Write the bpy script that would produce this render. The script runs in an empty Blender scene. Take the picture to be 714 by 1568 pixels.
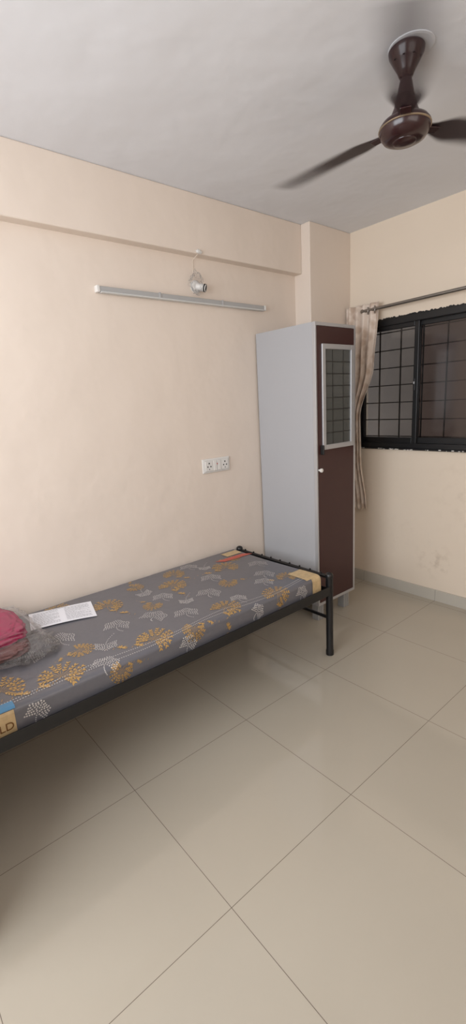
import bpy, bmesh, math, random
from mathutils import Vector, Matrix, noise
random.seed(7)
D=bpy.data; scene=bpy.context.scene
scene.view_settings.view_transform='Standard'
scene.view_settings.look='None'

# ---------------------------------------------------------------- helpers
def lin(c):
    return tuple(((v/255)/12.92 if v/255<=0.04045 else ((v/255+0.055)/1.055)**2.4) for v in c)+(1,)
def mat(name,col,rough=.5,metal=0,spec=.5,var=0,vscale=5,bump=0,bscale=20,coat=0,sheen=0,stains=None):
    m=D.materials.new(name); m.use_nodes=True; nt=m.node_tree; b=nt.nodes['Principled BSDF']
    b.inputs['Base Color'].default_value=lin(col); b.inputs['Roughness'].default_value=rough
    b.inputs['Metallic'].default_value=metal; b.inputs['Specular IOR Level'].default_value=spec
    b.inputs['Coat Weight'].default_value=coat; b.inputs['Coat Roughness'].default_value=.08
    b.inputs['Sheen Weight'].default_value=sheen
    tc=nt.nodes.new('ShaderNodeNewGeometry')
    if var:
        n=nt.nodes.new('ShaderNodeTexNoise'); n.inputs['Scale'].default_value=vscale; n.inputs['Detail'].default_value=4
        nt.links.new(tc.outputs['Position'],n.inputs['Vector'])
        mx=nt.nodes.new('ShaderNodeMix'); mx.data_type='RGBA'
        c=lin(col); mx.inputs[6].default_value=tuple(v*(1-var) for v in c[:3])+(1,); mx.inputs[7].default_value=tuple(min(1,v*(1+var)) for v in c[:3])+(1,)
        nt.links.new(n.outputs['Fac'],mx.inputs[0]); out=mx.outputs[2]
        for (p,rad,amt) in (stains or []):
            ds=nt.nodes.new('ShaderNodeVectorMath'); ds.operation='DISTANCE'; ds.inputs[1].default_value=p; nt.links.new(tc.outputs['Position'],ds.inputs[0])
            n2=nt.nodes.new('ShaderNodeTexNoise'); n2.inputs['Scale'].default_value=14; n2.inputs['Detail'].default_value=6; nt.links.new(tc.outputs['Position'],n2.inputs['Vector'])
            mr=nt.nodes.new('ShaderNodeMapRange'); mr.inputs['From Min'].default_value=0; mr.inputs['From Max'].default_value=rad; mr.inputs['To Min'].default_value=1; mr.inputs['To Max'].default_value=0; nt.links.new(ds.outputs['Value'],mr.inputs[0])
            m3=nt.nodes.new('ShaderNodeMapRange'); m3.inputs['From Min'].default_value=.5; m3.inputs['From Max'].default_value=.72; m3.inputs['To Max'].default_value=amt; nt.links.new(n2.outputs['Fac'],m3.inputs[0])
            mu=nt.nodes.new('ShaderNodeMath'); mu.operation='MULTIPLY'; nt.links.new(mr.outputs[0],mu.inputs[0]); nt.links.new(m3.outputs[0],mu.inputs[1])
            m4=nt.nodes.new('ShaderNodeMix'); m4.data_type='RGBA'; nt.links.new(mu.outputs[0],m4.inputs[0]); nt.links.new(out,m4.inputs[6]); m4.inputs[7].default_value=lin((140,110,85)); out=m4.outputs[2]
        nt.links.new(out,b.inputs['Base Color'])
    if bump:
        n=nt.nodes.new('ShaderNodeTexNoise'); n.inputs['Scale'].default_value=bscale; n.inputs['Detail'].default_value=3
        nt.links.new(tc.outputs['Position'],n.inputs['Vector'])
        bp=nt.nodes.new('ShaderNodeBump'); bp.inputs['Strength'].default_value=1; bp.inputs['Distance'].default_value=bump
        nt.links.new(n.outputs['Fac'],bp.inputs['Height']); nt.links.new(bp.outputs['Normal'],b.inputs['Normal'])
    return m
def link(o,parent=None):
    scene.collection.objects.link(o)
    if parent: o.parent=parent
    return o
def empty(name,loc=(0,0,0)):
    e=D.objects.new(name,None); e.empty_display_size=.1; scene.collection.objects.link(e); return e
def mesh(name,verts,faces,m,parent=None,smooth=False):
    me=D.meshes.new(name); me.from_pydata([tuple(v) for v in verts],[],faces); me.update()
    if m: 
        for k in (m if isinstance(m,list) else [m]): me.materials.append(k)
    o=D.objects.new(name,me); link(o,parent)
    if smooth:
        for p in me.polygons: p.use_smooth=True
    return o
def boxes(name,lst,m,parent=None,bevel=0,seg=2):
    V=[];F=[]
    for lo,hi in lst:
        x0,x1=sorted((lo[0],hi[0]));y0,y1=sorted((lo[1],hi[1]));z0,z1=sorted((lo[2],hi[2]));k=len(V)
        V+=[(x0,y0,z0),(x1,y0,z0),(x1,y1,z0),(x0,y1,z0),(x0,y0,z1),(x1,y0,z1),(x1,y1,z1),(x0,y1,z1)]
        F+=[tuple(k+i for i in q) for q in [(3,2,1,0),(4,5,6,7),(0,1,5,4),(1,2,6,5),(2,3,7,6),(3,0,4,7)]]
    o=mesh(name,V,F,m,parent)
    if bevel:
        b=o.modifiers.new('b','BEVEL'); b.width=bevel; b.segments=seg; b.limit_method='ANGLE'
    return o
def box(name,lo,hi,m,parent=None,bevel=0,seg=2): return boxes(name,[(lo,hi)],m,parent,bevel,seg)
def frame_x(x0,x1,y0,y1,z0,z1,w,wt=None,wb=None):
    wt=wt or w; wb=wb or w
    return [((x0,y0,z0),(x1,y0+w,z1)),((x0,y1-w,z0),(x1,y1,z1)),((x0,y0+w,z0),(x1,y1-w,z0+wb)),((x0,y0+w,z1-wt),(x1,y1-w,z1))]
def frame_y(y0,y1,x0,x1,z0,z1,wl,wr,wb,wt):
    return [((x0,y0,z0),(x0+wl,y1,z1)),((x1-wr,y0,z0),(x1,y1,z1)),((x0+wl,y0,z0),(x1-wr,y1,z0+wb)),((x0+wl,y0,z1-wt),(x1-wr,y1,z1))]
def lathe(name,prof,c,m,parent=None,n=48,axis='z'):
    V=[];F=[]
    for r,h in prof:
        for i in range(n):
            a=2*math.pi*i/n; x,y=r*math.cos(a),r*math.sin(a)
            p={'z':(x,y,h),'x':(h,x,y),'y':(x,h,y)}[axis]
            V.append((c[0]+p[0],c[1]+p[1],c[2]+p[2]))
    for j in range(len(prof)-1):
        for i in range(n):
            F.append((j*n+i,j*n+(i+1)%n,(j+1)*n+(i+1)%n,(j+1)*n+i))
    F.append(tuple(range(n-1,-1,-1))); F.append(tuple((len(prof)-1)*n+i for i in range(n)))
    o=mesh(name,V,F,m,parent)
    bm=bmesh.new(); bm.from_mesh(o.data); bmesh.ops.recalc_face_normals(bm,faces=bm.faces); bm.to_mesh(o.data); bm.free()
    for p in o.data.polygons: p.use_smooth=len(p.vertices)==4
    e=o.modifiers.new('e','EDGE_SPLIT'); e.split_angle=math.radians(40)
    return o
def tube(name,pts,r,m,parent=None,res=6,cyc=False):
    cu=D.curves.new(name,'CURVE'); cu.dimensions='3D'; cu.bevel_depth=r; cu.bevel_resolution=res; cu.use_fill_caps=True
    s=cu.splines.new('POLY'); s.points.add(len(pts)-1)
    for p,q in zip(s.points,pts): p.co=(*q,1)
    s.use_cyclic_u=cyc
    cu.materials.append(m)
    o=D.objects.new(name,cu); link(o,parent)
    return o

# ---------------------------------------------------------------- dimensions
H=2.634; WY=.065; XB=-4.4; YN=-3.3
OX,OY,T=-2.467,-1.426,.6

# ---------------------------------------------------------------- materials
m_wall=mat('wall_paint',(228,214,201),.75,spec=.25,var=.03,vscale=1.3,bump=.010,bscale=3.5)
m_wallr=mat('wall_paint_scuffed',(229,214,196),.75,spec=.25,var=.03,vscale=1.3,bump=.010,bscale=3.5,stains=[((0,-.80,.30),.16,.5),((0,-1.0,.8),.35,.15),((0,-.55,.45),.2,.12)])
m_ceil=mat('ceiling_paint',(226,227,231),.85,spec=.2,var=.025,vscale=1.5,bump=.014,bscale=2.6)
m_black=mat('black_metal',(20,20,22),.35,spec=.5)
m_grey=mat('wardrobe_grey_laminate',(174,174,177),.55,spec=.3,var=.015,vscale=3)
m_maroon=mat('wardrobe_maroon_laminate',(66,38,36),.38,spec=.4)
m_alu=mat('brushed_aluminium',(188,188,190),.4,metal=.4)
m_white=mat('white_plastic',(225,222,218),.35)
m_dark=mat('dark_hole',(15,13,12),.6)

def tile_mat(name,col,grout,rough=.2,spec=.5,var=.03):
    m=D.materials.new(name); m.use_nodes=True; nt=m.node_tree; N=nt.nodes; L=nt.links; b=N['Principled BSDF']
    g=N.new('ShaderNodeNewGeometry'); sp=N.new('ShaderNodeSeparateXYZ'); L.new(g.outputs['Position'],sp.inputs[0])
    def mth(op,a,b_=None):
        n=N.new('ShaderNodeMath'); n.operation=op
        for i,v in enumerate((a,b_)):
            if v is None: continue
            if isinstance(v,(int,float)): n.inputs[i].default_value=v
            else: L.new(v,n.inputs[i])
        return n.outputs[0]
    def dist(o,off):
        q=mth('DIVIDE',mth('SUBTRACT',o,off-60),T); fr=mth('FRACT',q)
        return mth('MULTIPLY',mth('MINIMUM',fr,mth('SUBTRACT',1,fr)),T)
    dd=mth('MINIMUM',dist(sp.outputs[0],OX),dist(sp.outputs[1],OY))
    ln=mth('LESS_THAN',dd,.0010)
    n=N.new('ShaderNodeTexNoise'); n.inputs['Scale'].default_value=1.8; n.inputs['Detail'].default_value=7; L.new(g.outputs['Position'],n.inputs['Vector'])
    mx=N.new('ShaderNodeMix'); mx.data_type='RGBA'; c=lin(col)
    mx.inputs[6].default_value=tuple(v*(1-var) for v in c[:3])+(1,); mx.inputs[7].default_value=tuple(v*(1+var) for v in c[:3])+(1,)
    L.new(n.outputs['Fac'],mx.inputs[0])
    vo=N.new('ShaderNodeTexVoronoi'); vo.inputs['Scale'].default_value=3.2; L.new(g.outputs['Position'],vo.inputs['Vector'])
    sk_=mth('LESS_THAN',vo.outputs['Distance'],.010)
    ln=mth('MAXIMUM',ln,mth('MULTIPLY',sk_,.8))
    m2=N.new('ShaderNodeMix'); m2.data_type='RGBA'; L.new(ln,m2.inputs[0]); L.new(mx.outputs[2],m2.inputs[6]); m2.inputs[7].default_value=lin(grout)
    L.new(m2.outputs[2],b.inputs['Base Color'])
    b.inputs['Specular IOR Level'].default_value=spec
    r=mth('ADD',mth('MULTIPLY',n.outputs['Fac'],.10),rough-.05); L.new(r,b.inputs['Roughness'])
    return m
m_floor=tile_mat('vitrified_floor_tile',(182,173,158),(112,102,91),.10,.6,.05)
m_skirt=tile_mat('skirting_tile',(190,184,173),(120,112,102),.3,.4)

# ---------------------------------------------------------------- room shell
box('floor',(XB-.15,YN-.15,-.1),(.15,.25,0),m_floor)
box('ceiling',(XB-.15,YN-.15,H),(.15,.25,H+.1),m_ceil)
box('wall_left',(XB-.15,WY,0),(.15,WY+.15,H),m_wall)
box('wall_near',(XB-.15,YN-.15,0),(.15,YN,H),m_wall)
wy0,wy1,wz0,wz1=-1.17,-.14,1.10,2.0
boxes('wall_right',[((0,YN,0),(.15,WY,wz0)),((0,YN,wz1),(.15,WY,H)),((0,YN,wz0),(.15,wy0,wz1)),((0,wy1,wz0),(.15,WY,wz1))],m_wallr)
by0,by1,bz0,bz1=-2.5,-.25,1.05,2.5
boxes('wall_back',[((XB-.15,YN,0),(XB,by0,H)),((XB-.15,by1,0),(XB,WY,H)),((XB-.15,by0,bz1),(XB,by1,H)),((XB-.15,by0,0),(XB,by1,bz0))],m_wall)
boxes('window_2',frame_x(XB-.1,XB-.05,by0,by1,bz0,bz1,.04)+[((XB-.1,-1.4,bz0+.04),(XB-.05,-1.36,bz1-.04))],m_black)
# low unseen block added behind the bed head to darken the floor under it
box('added_shade_block',(-3.24,-1.05,0),(-3.08,WY,.80),m_wall,bevel=.004)
box('beam_left',(XB,0,2.325),(-.45,WY+.01,H),m_wall,bevel=.006)
box('column_corner',(-.45,-.074,0),(.0,WY+.01,H),m_wall,bevel=.005)
sk=.082
box('baseboard_left',(-3.08,WY-.012,0),(-.45,WY,sk),m_skirt,bevel=.002)
boxes('baseboard_right',[((-.012,YN,0),(0,-.086,sk)),((-.45,-.086,0),(0,-.074,sk))],m_skirt)
box('baseboard_near',(XB,YN,0),(-.012,YN+.012,sk),m_skirt)

# ---------------------------------------------------------------- window
win=empty('window_1')
boxes('outer_frame',frame_x(-.006,.075,wy0,wy1,wz0,wz1,.035,.045,.035),m_black,win,.002)
box('sill',(-.02,wy0-.03,wz0-.012),(.14,wy1+.01,wz0),m_black,win,.003)
def sash(n,y0,y1,x):
    boxes('sash_'+n,frame_x(x,x+.022,y0,y1,wz0+.03,wz1-.04,.033,.035,.045),m_black,win,.003)
def glassmat(name,tint,gloss):
    m=D.materials.new(name); m.use_nodes=True; nt=m.node_tree
    for n in list(nt.nodes):
        if n.type!='OUTPUT_MATERIAL': nt.nodes.remove(n)
    tr=nt.nodes.new('ShaderNodeBsdfTransparent'); tr.inputs[0].default_value=tint
    gl=nt.nodes.new('ShaderNodeBsdfGlossy'); gl.inputs['Roughness'].default_value=.12; gl.inputs[0].default_value=(.8,.8,.8,1)
    ms=nt.nodes.new('ShaderNodeMixShader'); ms.inputs[0].default_value=gloss
    nt.links.new(tr.outputs[0],ms.inputs[1]); nt.links.new(gl.outputs[0],ms.inputs[2]); nt.links.new(ms.outputs[0],nt.nodes['Material Output'].inputs[0])
    return m
sash('a',-.625,-.165,.008); sash('b',wy0+.03,-.59,.036)
box('glass_a',(.017,-.6,wz0+.06),(.02,-.19,wz1-.06),glassmat('tinted_glass',(.78,.77,.76,1),.05),win)
box('glass_b',(.045,wy0+.05,wz0+.06),(.048,-.61,wz1-.06),glassmat('tinted_glass_dark',(.60,.54,.52,1),.05),win)
box('latch',(-.004,-.612,1.50),(.01,-.598,1.58),m_black,win,.002)
box('latch_tip',(-.006,-.609,1.545),(-.003,-.601,1.56),m_alu,win,.001)
bars=[]
for i in range(7): 
    z=wz0+.07+i*.125; bars.append(((.114,wy0,z),(.122,wy1,z+.007)))
for i in range(6):
    y=wy1-.13-i*.17; bars.append(((.105,y,wz0),(.113,y+.008,wz1)))
m_bar=mat('grill_steel',(40,38,36),.5)
boxes('security_grill',bars,m_bar,win)
random.seed(3)
V=[];F=[]
n=120
for i in range(n+1):
    y=wy1+.004+(wy0-wy1-.008)*i/n
    V+=[(-.003,y,wz1-.02),(-.003,y,wz1+.001+random.random()*.010)]
for i in range(n): F.append((2*i,2*i+1,2*i+3,2*i+2))
mesh('sealant_edge',V,F,m_dark,win)
sp=[]
for i in range(30):
    y=-.2-random.random()*.9; w=.003+random.random()*.014; z=wz0-.012+random.random()*.006
    sp.append(((-.0225,y,z),(-.0195,y+w,z+.003+random.random()*.003)))
boxes('paint_specks',sp,m_white,win)
m_out=mat('neighbour_wall',(128,120,114),.9,var=.3,vscale=2)
box('neighbour_wall',(.9,-3.2,0),(1.0,1.5,3.2),m_out)

# ---------------------------------------------------------------- curtain + rod
m_rod=mat('steel_rod',(150,145,140),.3,metal=.9)
cr=empty('curtain_rod')
tube('rod',[(-.075,-.245,2.07),(-.075,-1.5,2.085)],.011,m_rod,cr)
lathe('finial',[(.004,-.03),(.015,-.025),(.017,-.012),(.012,0)],(-.075,-.225,2.07),m_rod,cr,24,'y')
for y in (-.20,-1.4):
    tube('bracket',[(0,y,2.07),(-.075,y,2.07)],.006,m_rod,cr)
m_cur=D.materials.new('curtain_satin'); m_cur.use_nodes=True; nt=m_cur.node_tree; b=nt.nodes['Principled BSDF']
b.inputs['Roughness'].default_value=.45; b.inputs['Sheen Weight'].default_value=.3
g=nt.nodes.new('ShaderNodeNewGeometry')
vo=nt.nodes.new('ShaderNodeTexVoronoi'); vo.inputs['Scale'].default_value=16; nt.links.new(g.outputs['Position'],vo.inputs['Vector'])
no=nt.nodes.new('ShaderNodeTexNoise'); no.inputs['Scale'].default_value=22; nt.links.new(g.outputs['Position'],no.inputs['Vector'])
ad=nt.nodes.new('ShaderNodeMath'); ad.operation='MULTIPLY'; nt.links.new(vo.outputs['Distance'],ad.inputs[0]); nt.links.new(no.outputs['Fac'],ad.inputs[1])
rp=nt.nodes.new('ShaderNodeValToRGB'); rp.color_ramp.elements[0].position=.12; rp.color_ramp.elements[0].color=lin((196,174,156)); rp.color_ramp.elements[1].position=.3; rp.color_ramp.elements[1].color=lin((222,206,192))
nt.links.new(ad.outputs[0],rp.inputs[0]); nt.links.new(rp.outputs[0],b.inputs['Base Color'])
def interp(z,tab):
    for (z0,a),(z1,b_) in zip(tab,tab[1:]):
        if z<=z0 and z>=z1:
            t=(z0-z)/(z0-z1); t=t*t*(3-2*t); return a+(b_-a)*t
    return tab[-1][1] if z<tab[-1][0] else tab[0][1]
NU,NV=110,70; V=[];F=[]
for j in range(NV+1):
    z=2.115-(2.115-.62)*j/NV
    R=interp(z,[(2.2,-.375),(2.05,-.36),(1.69,-.335),(1.33,-.225),(1.03,-.232),(.62,-.285)])
    Lf=interp(z,[(2.2,-.09),(1.7,-.09),(1.33,-.085),(1.0,-.09),(.62,-.12)])
    for i in range(NU+1):
        u=i/NU
        y=Lf+(R-Lf)*u+.004*math.sin(9*u+z*4)
        amp=.018*(.75+.25*math.sin(z*3+u*5))
        x=-.07+amp*math.sin(u*2*math.pi*4.5+1.2+.5*math.sin(z*2.3))
        V.append((x,y,z+(.008*math.sin(u*40) if j==NV else 0)))
for j in range(NV):
    for i in range(NU):
        a=j*(NU+1)+i; F.append((a,a+1,a+NU+2,a+NU+1))
cur=mesh('curtain',V,F,m_cur,None,True)
s=cur.modifiers.new('s','SOLIDIFY'); s.thickness=.002
for k,yy in enumerate((-.335,-.28)):
    pts=[(-.075+.022*math.cos(a)*.4,yy+.006*math.cos(a),2.068+.022*math.sin(a)) for a in [2*math.pi*i/24 for i in range(24)]]
    e=tube('eyelet_%d'%k,pts,.004,m_rod,cur,4,True)

# ---------------------------------------------------------------- wardrobe
wd=empty('wardrobe')
x0,x1,y0,y1,zb,zt=-.863,-.462,-.45,.052,.125,1.922
yf=y0+.022
boxes('carcass',[((x0,yf,zb),(x0+.018,y1,zt)),((x1-.018,yf,zb),(x1,y1,zt)),((x0+.018,yf,zt-.02),(x1-.018,y1,zt)),((x0+.018,yf,zb),(x1-.018,y1,zb+.03)),((x0+.018,y1-.01,zb+.03),(x1-.018,y1,zt-.02))],m_grey,wd,.001)
boxes('front_edge_trim',frame_y(y0,yf,x0,x1,zb,zt,.013,.02,.02,.02),m_alu,wd,.0012)
gx0,gx1,gz0,gz1=-.812,-.497,1.168,1.80
dx0,dx1,dz0,dz1=x0+.015,x1-.022,zb+.022,zt-.022
boxes('door_panel',frame_y(y0-.002,y0+.016,dx0,dx1,dz0,dz1,gx0+.02-dx0,dx1-gx1+.02,gz0+.02-dz0,dz1-gz1+.02),m_maroon,wd)
fw=.030
boxes('glass_frame',frame_y(y0-.014,y0-.0025,gx0,gx1,gz0,gz1,fw,fw,fw,fw),m_alu,wd,.003)
m_wgl=mat('wardrobe_glass',(90,91,88),.08,spec=.8)
box('glass_pane',(gx0+fw-.004,y0-.004,gz0+fw-.004),(gx1-fw+.004,y0+.004,gz1-fw+.004),m_wgl,wd)
ln=[]
for i in range(1,8):
    z=gz0+fw+i*(gz1-gz0-2*fw)/8; ln.append(((gx0+fw,y0-.0055,z-.0025),(gx1-fw,y0-.0035,z+.0025)))
for t in (.3,.72):
    x=gx0+fw+t*(gx1-gx0-2*fw); ln.append(((x-.0025,y0-.0058,gz0+fw),(x+.0025,y0-.0035,gz1-fw)))
boxes('glass_reflection_lines',ln,mat('reflection_line',(46,44,42),.4),wd)  # dark lines laid on the pane, standing in for a reflected grid
box('door_handle',(gx0-.018,y0-.03,1.14),(gx0-.008,y0-.002,1.20),m_dark,wd,.004)
lathe('knob',[(.006,0),(.006,-.012),(.012,-.015),(.013,-.024),(.009,-.028)],(-.845,y0-.002,1.045),m_white,wd,24,'y')
lg=[]
for lx in (x0+.03,x1-.085):
    for ly in (y0+.03,y1-.09):
        for k in range(3): lg.append(((lx+k*.021,ly,0),(lx+k*.021+.016,ly+.055,zb)))
        lg.append(((lx+.004,ly+.008,0),(lx+.054,ly+.047,zb)))
boxes('legs',lg,mat('grey_leg_plastic',(165,165,165),.4),wd,.003)

# ---------------------------------------------------------------- bed
bed=empty('single_bed')
bx0,bx1,byf,byb=-3.04,-1.12,-.742,.035
for px in (bx0,bx1):
    for py in (byf,byb):
        lathe('post',[(.018,0),(.023,.002),(.023,.03),(.0205,.034),(.0205,.485),(.023,.487),(.023,.500),(.019,.510),(.010,.516),(.003,.517)],(px,py,0),m_black,bed,32)
    tube('top_rail',[(px,byf,.488),(px,byb,.488)],.0115,m_black,bed)
    tube('low_rail',[(px,byf,.235),(px,byb,.235)],.010,m_black,bed)
    boxes('end_angle',[((px-.02,byf,.385),(px-.016,byb,.43)),((px-.02 if px>-2 else px,byf,.385),(px+.02 if px<-2 else px,byb,.389))],m_black,bed)
    for k in range(9):
        y=byf+.06+k*.082
        lathe('bolt',[(.006,0),(.006,.005),(.003,.008)],(px,y,.499),m_black,bed,12)
boxes('side_rails',[((bx0,byf-.016,.385),(bx1,byf-.010,.437)),((bx0,byf-.010,.385),(bx1,byf+.03,.391)),((bx0,byb+.010,.385),(bx1,byb+.016,.437)),((bx0,byb-.03,.385),(bx1,byb+.010,.391))],m_black,bed,.001)
sl=[]
for k in range(12):
    x=bx0+.1+k*.155; sl.append(((x,byf,.391),(x+.05,byb,.396)))
boxes('slats',sl,m_black,bed)
boxes('ply_base',[((bx0+.03,byf+.01,.397),(bx1-.03,byb-.01,.409))],mat('plywood',(70,54,40),.7,var=.2,vscale=8),bed)

# mattress
mt=empty('mattress')
mx0,mx1,myf,myb,mz0,mz1=-3.0,-1.185,-.735,.025,.412,.512
m_fab=mat('mattress_fabric',(100,99,105),.5,spec=.4,var=.08,vscale=60,bump=.0025,bscale=9,coat=.5)
rc=.022
L=(myb-myf)-rc
def surf(x,t,off=0):
    pf=.004*math.sin(x*7)*math.sin(t*6)+.002*noise.noise(Vector((x*5,t*5,0)))
    if t<L: return (x,myb-t,mz1+pf+off)
    a=(t-L)/rc
    if a<math.pi/2:
        return (x,myf+rc-(rc+off)*math.sin(a),mz1+pf*math.cos(a)-rc+(rc+off)*math.cos(a))
    return (x,myf-off,mz1-rc-(t-L-rc*math.pi/2))
Tt=L+rc*math.pi/2+(mz1-rc-mz0)
V=[];F=[];NX=90;ts=[0]+[L*i/40 for i in range(1,41)]+[L+rc*math.pi/2*i/6 for i in range(1,7)]+[Tt]
for x in [mx0+(mx1-mx0)*i/NX for i in range(NX+1)]:
    for t in ts: V.append(surf(x,t))
    V.append((x,myb,mz0))
K=len(ts)+1
for i in range(NX):
    for j in range(K): 
        a=i*K+j; b_=i*K+(j+1)%K; F.append((a,b_,b_+K,a+K))
F.append(tuple(range(K-1,-1,-1))); F.append(tuple(NX*K+j for j in range(K)))
o=mesh('foam_body',V,F,m_fab,mt)
bm=bmesh.new(); bm.from_mesh(o.data); bmesh.ops.recalc_face_normals(bm,faces=bm.faces); bm.to_mesh(o.data); bm.free()
for p in o.data.polygons: p.use_smooth=len(p.vertices)==4
e=o.modifiers.new('e','EDGE_SPLIT'); e.split_angle=math.radians(50)
GV=[];GF=[];WV=[];WF=[]
def poly(VV,FF,pts,off=.0016):
    if any(p[0]>mx1-.004 or p[0]<mx0+.004 or p[1]<.004 or p[1]>Tt-.002 for p in pts): return
    k=len(VV); VV.extend(surf(p[0],p[1],off) for p in pts); FF.append(tuple(range(k,k+len(pts))))
def leaf(VV,FF,cx,ct,ang,l,w):
    c,s=math.cos(ang),math.sin(ang)
    pts=[(0,0),(.3*l,w*.42),(.65*l,w*.5),(l,0),(.65*l,-w*.5),(.3*l,-w*.42)]
    poly(VV,FF,[(cx+x*c-y*s,ct+x*s+y*c) for x,y in pts])
def gold(cx,ct,R,dirn):
    nt_=13
    for i in range(nt_):
        f_=abs(i-(nt_-1)/2)/((nt_-1)/2)
        a=dirn+math.radians(-125+250*i/(nt_-1))+random.uniform(-.05,.05)
        Lr=R*(1.0-.22*f_+random.uniform(-.06,.06))
        leaf(GV,GF,cx,ct,a,Lr*.85,.022*R)
        for k in range(1,5):
            if k==1 and i%2: continue
            q=Lr*(.18+.20*k); bx_,bt=cx+q*math.cos(a),ct+q*math.sin(a)
            for s_ in (-1,1): leaf(GV,GF,bx_,bt,a+s_*.5,.21*R,.072*R)
        leaf(GV,GF,cx+Lr*.95*math.cos(a),ct+Lr*.95*math.sin(a),a,.17*R,.075*R)
    bend=random.choice((-1,1))*.018
    for k in range(11):
        q=-.15*R*k; px,pt=math.cos(dirn),math.sin(dirn)
        bd=bend*R*k*k
        bx_,bt=cx+q*px-bd*pt,ct+q*pt+bd*px
        leaf(GV,GF,bx_-.16*R*px,bt-.16*R*pt,dirn+bend*2*k*.6,.22*R,.03*R)
        if k in (5,8):
            for s_ in (-1,1):
                for aa in (.5,1.0,1.5): leaf(GV,GF,bx_,bt,dirn+s_*aa,.30*R,.075*R)
def dot(cx,ct,r):
    poly(WV,WF,[(cx+r*math.cos(a),ct+r*math.sin(a)) for a in [math.pi/3*i for i in range(6)]])
def white(cx,ct,R,dirn):
    for rr in (.22,.42,.62,.82,1.0):
        n=max(4,int(3.7*rr*R/.0080))
        for i in range(n):
            a=dirn+math.radians(-115+230*i/(n-1)); q=rr*R*(1+.10*math.cos(6*(a-dirn)))
            dot(cx+q*math.cos(a),ct+q*math.sin(a),.0033)
    for k in range(9): dot(cx-.009*k*math.cos(dirn)+.0006*k*k,ct-.009*k*math.sin(dirn),.0026)
random.seed(11)
G_=[(-2.63,-.66,.088,-.9),(-2.23,-.67,.084,-.5),(-2.22,-.20,.08,-1.0),(-1.84,-.22,.078,-.6),(-1.46,-.22,.082,-.8),(-1.82,-.66,.078,-.4),(-1.52,-.72,.078,-.9),(-2.5,-.52,.055,.6),(-2.83,-.60,.085,-1.2),(-1.74,-.08,.065,-1),(-2.05,-.72,.055,2.4),(-1.32,-.6,.06,-.5),(-2.42,-.03,.06,-1),(-2.0,-.07,.05,1),(-1.6,-.42,.055,2.6),(-2.85,-.2,.08,-.7),(-2.42,-.76,.05,2.3),(-2.05,-.36,.05,2.2),(-1.32,-.12,.05,1.2)]
for x,y,R,dn in G_: gold(x,myb-y,R,dn)
W_=[(-2.29,-.44,.055,-1),(-2.12,-.48,.06,-.5),(-2.53,-.38,.06,-1.2),(-2.47,-.70,.05,-.8),(-1.77,-.46,.06,-.7),(-1.99,-.57,.055,-1),(-1.38,-.48,.055,-.6),(-1.63,-.30,.055,-1),(-1.46,-.56,.05,-.7),(-1.96,-.31,.05,-1),(-2.67,-.43,.05,-.4),(-1.61,-.05,.05,-1),(-2.0,-.18,.04,1.4),(-1.28,-.32,.055,-1),(-2.4,-.56,.045,2),(-1.7,-.62,.04,-1),(-2.75,-.78,.04,-1),(-2.1,-.78,.04,-1),(-1.35,-.78,.04,-1),(-1.68,-.77,.04,-.5),(-1.9,-.44,.035,2),(-1.55,-.13,.035,2)]
for x,y,R,dn in W_: white(x,myb-y,R,dn)
for base,am in ((L-.035,.012),(L-.010,.010)):
    x=mx0+.02
    while x<mx1-.01:
        dot(x,base+am*math.sin(x*9+base*30),.0028); x+=.0095
m_gold=mat('gold_print',(186,148,88),.5,spec=.35,coat=.35)
m_wp=mat('white_print',(198,194,192),.5,spec=.35,coat=.35)
mesh('gold_floral_print',GV,GF,m_gold,mt); mesh('white_dotted_print',WV,WF,m_wp,mt)
def patch(name,x0_,x1_,t0,t1,m,off=.0025,n=10,skew=0):
    V=[];F=[]
    for i in range(n+1):
        for j in range(n+1):
            t=t0+(t1-t0)*j/n; V.append(surf(x0_+(x1_-x0_)*i/n+skew*(j/n),t,off))
    for i in range(n):
        for j in range(n):
            a=i*(n+1)+j; F.append((a,a+1,a+n+2,a+n+1))
    return mesh(name,V,F,m,mt)
m_lab=mat('label_beige',(198,172,130),.5,var=.3,vscale=45)
patch('corner_label',-1.295,-1.19,L-.13,L+.012,m_lab); patch('corner_label_side',-1.26,-1.19,L+.012,Tt-.012,m_lab)
m_red=mat('label_red',(190,88,72),.45); m_blue=mat('label_blue',(85,140,180),.45)
patch('label_red',-1.44,-1.21,.12,.165,m_red,skew=.05)
patch('label_cream',-1.32,-1.195,.03,.10,m_lab)
patch('side_label',-2.98,-2.822,L+.02,Tt-.006,m_lab)
patch('side_label_blue',-2.98,-2.815,L-.02,L+.018,m_blue)
cu=D.curves.new('label_text','FONT'); cu.body='GOLD'; cu.size=.040; cu.extrude=.0003
cu.materials.append(mat('label_brown',(110,70,25),.5)); cu.align_x='RIGHT'
to=D.objects.new('label_text',cu); link(to,mt); to.location=(-2.828,myf-.0045,mz0+.030); to.rotation_euler=(math.pi/2,0,0)

# paper sheet (A4) lying on the mattress
ps=empty('paper_sheet')
c=[Vector((-2.546,.010,0)),Vector((-2.256,-.075,0)),Vector((-2.31,-.275,0)),Vector((-2.595,-.19,0))]
def pp(u,v,off=0):
    p=(c[0]*(1-u)+c[1]*u)*(1-v)+(c[3]*(1-u)+c[2]*u)*v
    z=surf(p.x,myb-p.y)[2]+.003+off+.004*math.sin(u*3)*(v)
    return (p.x,p.y,z)
def ppatch(name,rects,m,off):
    V=[];F=[]
    for u0,u1,v0,v1 in rects:
        n=8
        for i in range(n+1):
            u=u0+(u1-u0)*i/n; V+= [pp(u,v0,off),pp(u,v1,off)]
        k=len(V)-2*(n+1)
        for i in range(n): F.append((k+2*i,k+2*i+1,k+2*i+3,k+2*i+2))
    return mesh(name,V,F,m,ps)
ppatch('sheet',[(0,1,j/8,(j+1)/8) for j in range(8)],mat('paper_white',(236,236,242),.7),0)
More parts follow.
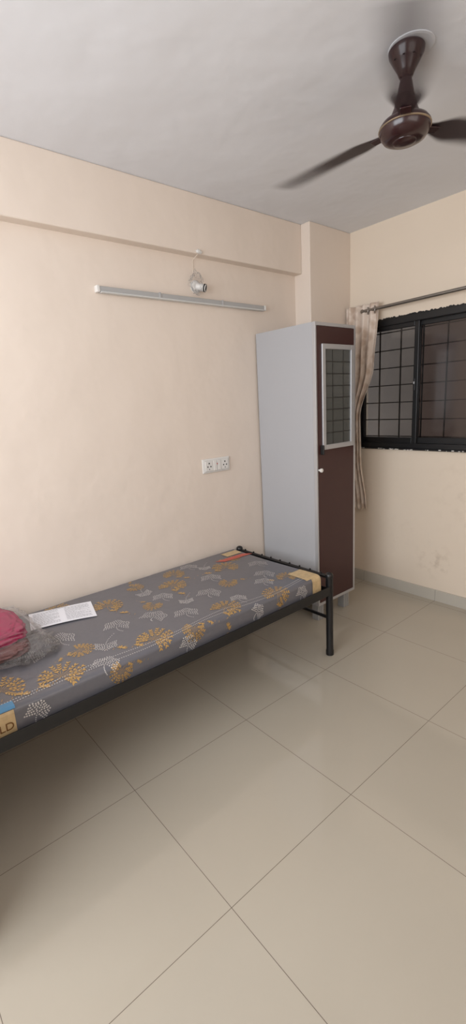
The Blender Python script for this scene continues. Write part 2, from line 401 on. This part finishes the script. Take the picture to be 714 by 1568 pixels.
random.seed(5); rr=[]
for col in (0.06,.55):
    for k in range(16):
        u0=col; u1=col+.39*(1 if random.random()>.25 else random.uniform(.4,.8)); v=.1+k*.052
        w=u0
        while w<u1:
            e_=min(u1,w+random.uniform(.02,.06)); rr.append((w,e_,v,v+.012)); w=e_+.01
rr.append((.3,.6,.04,.058))
ppatch('printed_text',rr,mat('ink',(130,130,135),.7),.0006)

# plastic bag with folded magenta cloth
bg=empty('plastic_bag')
def blob(name,ctr,rad,m,amp,sc,parent,seed,flat=.0,sub=5,zmin=None,crease=0,sq=1.0,cf=9):
    bm=bmesh.new(); bmesh.ops.create_icosphere(bm,subdivisions=sub,radius=1)
    for v in bm.verts:
        q=v.co.copy(); n1=noise.noise(q*sc+Vector((seed,0,0))); n2=abs(noise.noise(q*sc*2.3+Vector((0,seed,0))))
        k=1+amp*n1-amp*.9*n2+crease*abs(noise.noise(q*cf+Vector((seed,seed,0))))
        e_=[math.copysign(abs(w)**sq,w) for w in q]
        p=Vector((e_[0]*rad[0]*k,e_[1]*rad[1]*k,e_[2]*rad[2]*k))
        if flat<1 and p.z<-rad[2]*flat: p.z=-rad[2]*flat
        p+=Vector(ctr)
        if zmin is not None: p.z=max(p.z,zmin)
        v.co=p
    me=D.meshes.new(name); bm.to_mesh(me); bm.free(); me.materials.append(m)
    o=D.objects.new(name,me); link(o,parent)
    for p in me.polygons: p.use_smooth=True
    return o
m_bag=D.materials.new('clear_polythene'); m_bag.use_nodes=True; nt=m_bag.node_tree
for n in list(nt.nodes):
    if n.type!='OUTPUT_MATERIAL': nt.nodes.remove(n)
tr=nt.nodes.new('ShaderNodeBsdfTransparent'); tr.inputs[0].default_value=(.98,.98,.98,1)
gl=nt.nodes.new('ShaderNodeBsdfPrincipled'); gl.inputs['Base Color'].default_value=(.5,.48,.48,1); gl.inputs['Roughness'].default_value=.12; gl.inputs['Specular IOR Level'].default_value=1
lw=nt.nodes.new('ShaderNodeLayerWeight'); lw.inputs[0].default_value=.3
mr=nt.nodes.new('ShaderNodeMapRange'); mr.inputs['To Min'].default_value=.03; mr.inputs['To Max'].default_value=.34
nt.links.new(lw.outputs['Facing'],mr.inputs[0])
ms=nt.nodes.new('ShaderNodeMixShader'); nt.links.new(mr.outputs[0],ms.inputs[0]); nt.links.new(tr.outputs[0],ms.inputs[1]); nt.links.new(gl.outputs[0],ms.inputs[2]); nt.links.new(ms.outputs[0],nt.nodes['Material Output'].inputs[0])
m_mag=mat('magenta_cloth',(160,0,72),.8,spec=.2,var=.35,vscale=30)
m_pink=mat('dusky_cloth',(112,72,70),.8,var=.35,vscale=25)
zb_=mz1+.0075
blob('folded_cloth',(-2.775,-.16,.574),(.15,.18,.028),m_mag,.12,1.6,bg,3,.9,5,zb_+.020,.10,.55,5)
blob('folded_cloth_under',(-2.80,-.22,.535),(.16,.20,.016),m_pink,.1,1.6,bg,9,.9,5,zb_+.003,.08,.5,5)
blob('polythene',(-2.785,-.22,.563),(.20,.26,.048),m_bag,.10,2.0,bg,5,.9,6,zb_,.16,.62,6)
blob('polythene_flap',(-2.66,-.36,.530),(.11,.12,.010),m_bag,.25,2.4,bg,8,.9,5,zb_+.001,.35,.8,7)

# ---------------------------------------------------------------- wall fittings
tl=empty('tube_light')
box('batten',(-1.955,WY-.030,2.072),(-.785,WY+.002,2.100),mat('batten_grey',(172,171,170),.45,spec=.4),tl,.004)
boxes('end_caps',[((-1.967,WY-.032,2.070),(-1.95,WY,2.102)),((-.79,WY-.032,2.070),(-.773,WY,2.102))],m_white,tl,.003)
boxes('clips',[((-1.6,WY-.033,2.069),(-1.588,WY,2.103)),((-1.15,WY-.033,2.069),(-1.138,WY,2.103))],m_alu,tl,.001)
box('diffuser',(-1.945,WY-.034,2.068),(-.795,WY-.006,2.076),mat('diffuser',(205,205,203),.4),tl,.003)

bh=empty('bulb_holder')
lathe('rose',[(.036,0),(.036,-.008),(.030,-.014),(.022,-.018)],(-1.325,WY,2.165),m_white,bh,32,'y')
for nm,pr,mm in (('socket',[(.018,0),(.019,.02),(.021,.022),(.021,.055),(.018,.06),(.018,.045)],m_white),('socket_ring',[(.0225,.048),(.0225,.056)],m_dark)):
    o=lathe(nm,pr,(0,0,0),mm,bh,32,'z')
    o.location=(-1.325,WY-.012,2.165); o.rotation_euler=(math.radians(105),0,math.radians(35))
blob('wrap_polythene',(-1.345,WY-.04,2.175),(.045,.032,.060),m_bag,.4,2.6,bh,2,1)
tube('wire',[(-1.335,WY-.004,2.21),(-1.338,WY-.003,2.26),(-1.333,WY-.003,2.31),(-1.335,-.004,2.33),(-1.335,-.006,2.345)],.0018,m_wall,bh,4)
blob('wire_clip',(-1.335,-.006,2.335),(.022,.008,.012),m_white,.3,2,bh,4,1,3)

sb=empty('switch_board')
box('plate',(-1.372,WY-.010,1.054),(-1.148,WY,1.146),m_white,sb,.006,3)
box('inner_frame',(-1.362,WY-.014,1.062),(-1.158,WY-.008,1.138),mat('plastic_offwhite',(215,212,208),.35),sb,.003)
def yc(x,z,r): return ((x-r,WY-.0185,z-r),(x+r,WY-.0170,z+r))
mods=[];holes=[]
for cx in (-1.325,-1.195):
    mods.append(((cx-.029,WY-.0175,1.068),(cx+.029,WY-.012,1.132)))
    for hx,hz,r in ((cx,1.117,.0045),(cx-.012,1.096,.0042),(cx+.012,1.096,.0042),(cx,1.079,.003)): holes.append(yc(hx,hz,r))
for cx in (-1.277,-1.245): mods.append(((cx-.0135,WY-.020,1.068),(cx+.0135,WY-.012,1.132)))
boxes('modules',mods,m_white,sb,.002); boxes('socket_holes',holes,m_dark,sb,.0008)
box('indicator',(-1.264,WY-.021,1.105),(-1.258,WY-.017,1.114),mat('indicator_red',(170,60,50),.3),sb)

# ---------------------------------------------------------------- ceiling fan
fan=empty('ceiling_fan')
fx,fy=-1.37,-1.29
m_fan=mat('fan_maroon',(46,21,23),.25,spec=.5,coat=.2)
m_ring=mat('fan_ring',(170,150,125),.3,metal=.8)
lathe('ceiling_plate',[(.075,H),(.075,H-.003),(.068,H-.005)],(fx+.012,fy-.01,0),m_ceil,fan)
lathe('canopy',[(.056,H-.005),(.060,H-.010),(.058,H-.022),(.045,H-.045),(.030,H-.07),(.022,H-.088),(.014,H-.092)],(fx,fy,0),m_fan,fan)
for a in (200,240,280,160):
    a=math.radians(a); lathe('canopy_hole',[(.004,-.0015),(.004,.0)],(fx+.047*math.cos(a),fy+.047*math.sin(a),H-.043),m_dark,fan,12)
lathe('downrod',[(.012,2.44),(.012,H-.08)],(fx,fy,0),m_fan,fan,24)
lathe('motor_cup',[(.052,2.418),(.050,2.432),(.038,2.46),(.028,2.50),(.022,2.53),(.018,2.545)],(fx,fy,0),m_fan,fan)
lathe('motor',[(.03,2.352),(.055,2.354),(.072,2.362),(.082,2.375),(.087,2.392),(.087,2.402),(.078,2.414),(.055,2.424),(.03,2.426)],(fx,fy,0),m_fan,fan,64)
lathe('trim_ring',[(.086,2.3905),(.0895,2.392),(.0895,2.3955),(.086,2.397)],(fx,fy,0),m_ring,fan,64)
lathe('hub_cap',[(.010,2.345),(.030,2.347),(.040,2.351),(.042,2.356)],(fx,fy,0),m_fan,fan)
m_bl=D.materials.new('spinning_blade'); m_bl.use_nodes=True; nt=m_bl.node_tree; b=nt.nodes['Principled BSDF']
b.inputs['Base Color'].default_value=lin((42,27,30)); b.inputs['Roughness'].default_value=.5
at=nt.nodes.new('ShaderNodeAttribute'); at.attribute_name='swept'; nt.links.new(at.outputs['Fac'],b.inputs['Alpha'])
def sm(t): t=max(0,min(1,t)); return t*t*(3-2*t)
def blade(name,ang,tab,blur):
    V=[];F=[];dn=[];NR,NA=40,36
    for i in range(NR+1):
        r=.075+(.60-.075)*i/NR
        hw=(.022+.034*sm((r-.08)/.12))+.006*sm((r-.2)/.4)
        if r>.57: hw*=math.sqrt(max(.05,1-((r-.57)/.033)**2))
        bl=blur*r*sm((r-.08)/.2)+.006
        al=interp(-r,[(-q,v) for q,v in tab])
        for j in range(NA+1):
            s_=-1+2*j/NA; w=s_*(hw+bl)
            a=w/r if r>.12 else 0
            x=r*math.cos(a) if r>.12 else r; y=r*math.sin(a) if r>.12 else w
            V.append((x,y,2.40-.16*w))
            full=max(0,min(1,(hw+bl-abs(w))/(2*bl+1e-6)))
            dn.append(sm(full)*al*(1 if i<NR-2 else (NR-i)/3))
    for i in range(NR):
        for j in range(NA):
            a=i*(NA+1)+j; F.append((a,a+1,a+NA+2,a+NA+1))
    o=mesh(name,V,F,m_bl,fan,True)
    at_=o.data.attributes.new('swept','FLOAT','POINT')
    for k,v in enumerate(dn): at_.data[k].value=v
    o.location=(fx,fy,0); o.rotation_euler=(0,0,math.radians(ang))
    br=box(name+'_bracket',(.06,-.018,2.394),(.13,.018,2.399),m_fan,fan,.002)
    br.location=(fx,fy,0); br.rotation_euler=(0,0,math.radians(ang))
blade('blade_a',91,[(.07,1),(.3,.97),(.47,.7),(.61,.4)],.09)
blade('blade_b',-28,[(.07,1),(.3,.97),(.61,.75)],.09)
blade('blade_c',-149,[(.07,1),(.17,.95),(.24,.6),(.61,.55)],.12)

# ---------------------------------------------------------------- lights
def area(name,loc,rot,sx,sy,W,col):
    l=D.lights.new(name,'AREA'); l.shape='RECTANGLE'; l.size=sx; l.size_y=sy; l.energy=W; l.color=col
    o=D.objects.new(name,l); link(o); o.location=loc; o.rotation_euler=rot
    return o
area('window_daylight',(XB-.03,(by0+by1)/2,(bz0+bz1)/2),(0,math.radians(-90),0),1.4,2.2,66,(.92,.96,1.0))
area('fill_light',(-2.4,YN+.03,1.95),(math.radians(90),0,0),1.8,.9,10,(1,.97,.93))  # added fill lamp in front of the solid near wall
w=D.worlds.new('sky'); scene.world=w; w.use_nodes=True
w.node_tree.nodes['Background'].inputs[0].default_value=(.9,.94,1,1); w.node_tree.nodes['Background'].inputs[1].default_value=1.3

# ---------------------------------------------------------------- camera
yaw,pitch,roll,f=.8786,-.2304,-.0575,706.2
d=Vector((math.cos(yaw)*math.cos(pitch),math.sin(yaw)*math.cos(pitch),math.sin(pitch)))
r=d.cross(Vector((0,0,1))).normalized(); u=r.cross(d)
r,u=r*math.cos(roll)+u*math.sin(roll),u*math.cos(roll)-r*math.sin(roll)
cam=D.cameras.new('camera'); co=D.objects.new('camera',cam); link(co)
M=Matrix(((r.x,u.x,-d.x,-3.1027),(r.y,u.y,-d.y,-2.3074),(r.z,u.z,-d.z,1.4815),(0,0,0,1)))
co.matrix_world=M
cam.sensor_fit='HORIZONTAL'; cam.sensor_width=36; cam.lens=36*f/714; cam.clip_start=.02
scene.camera=co
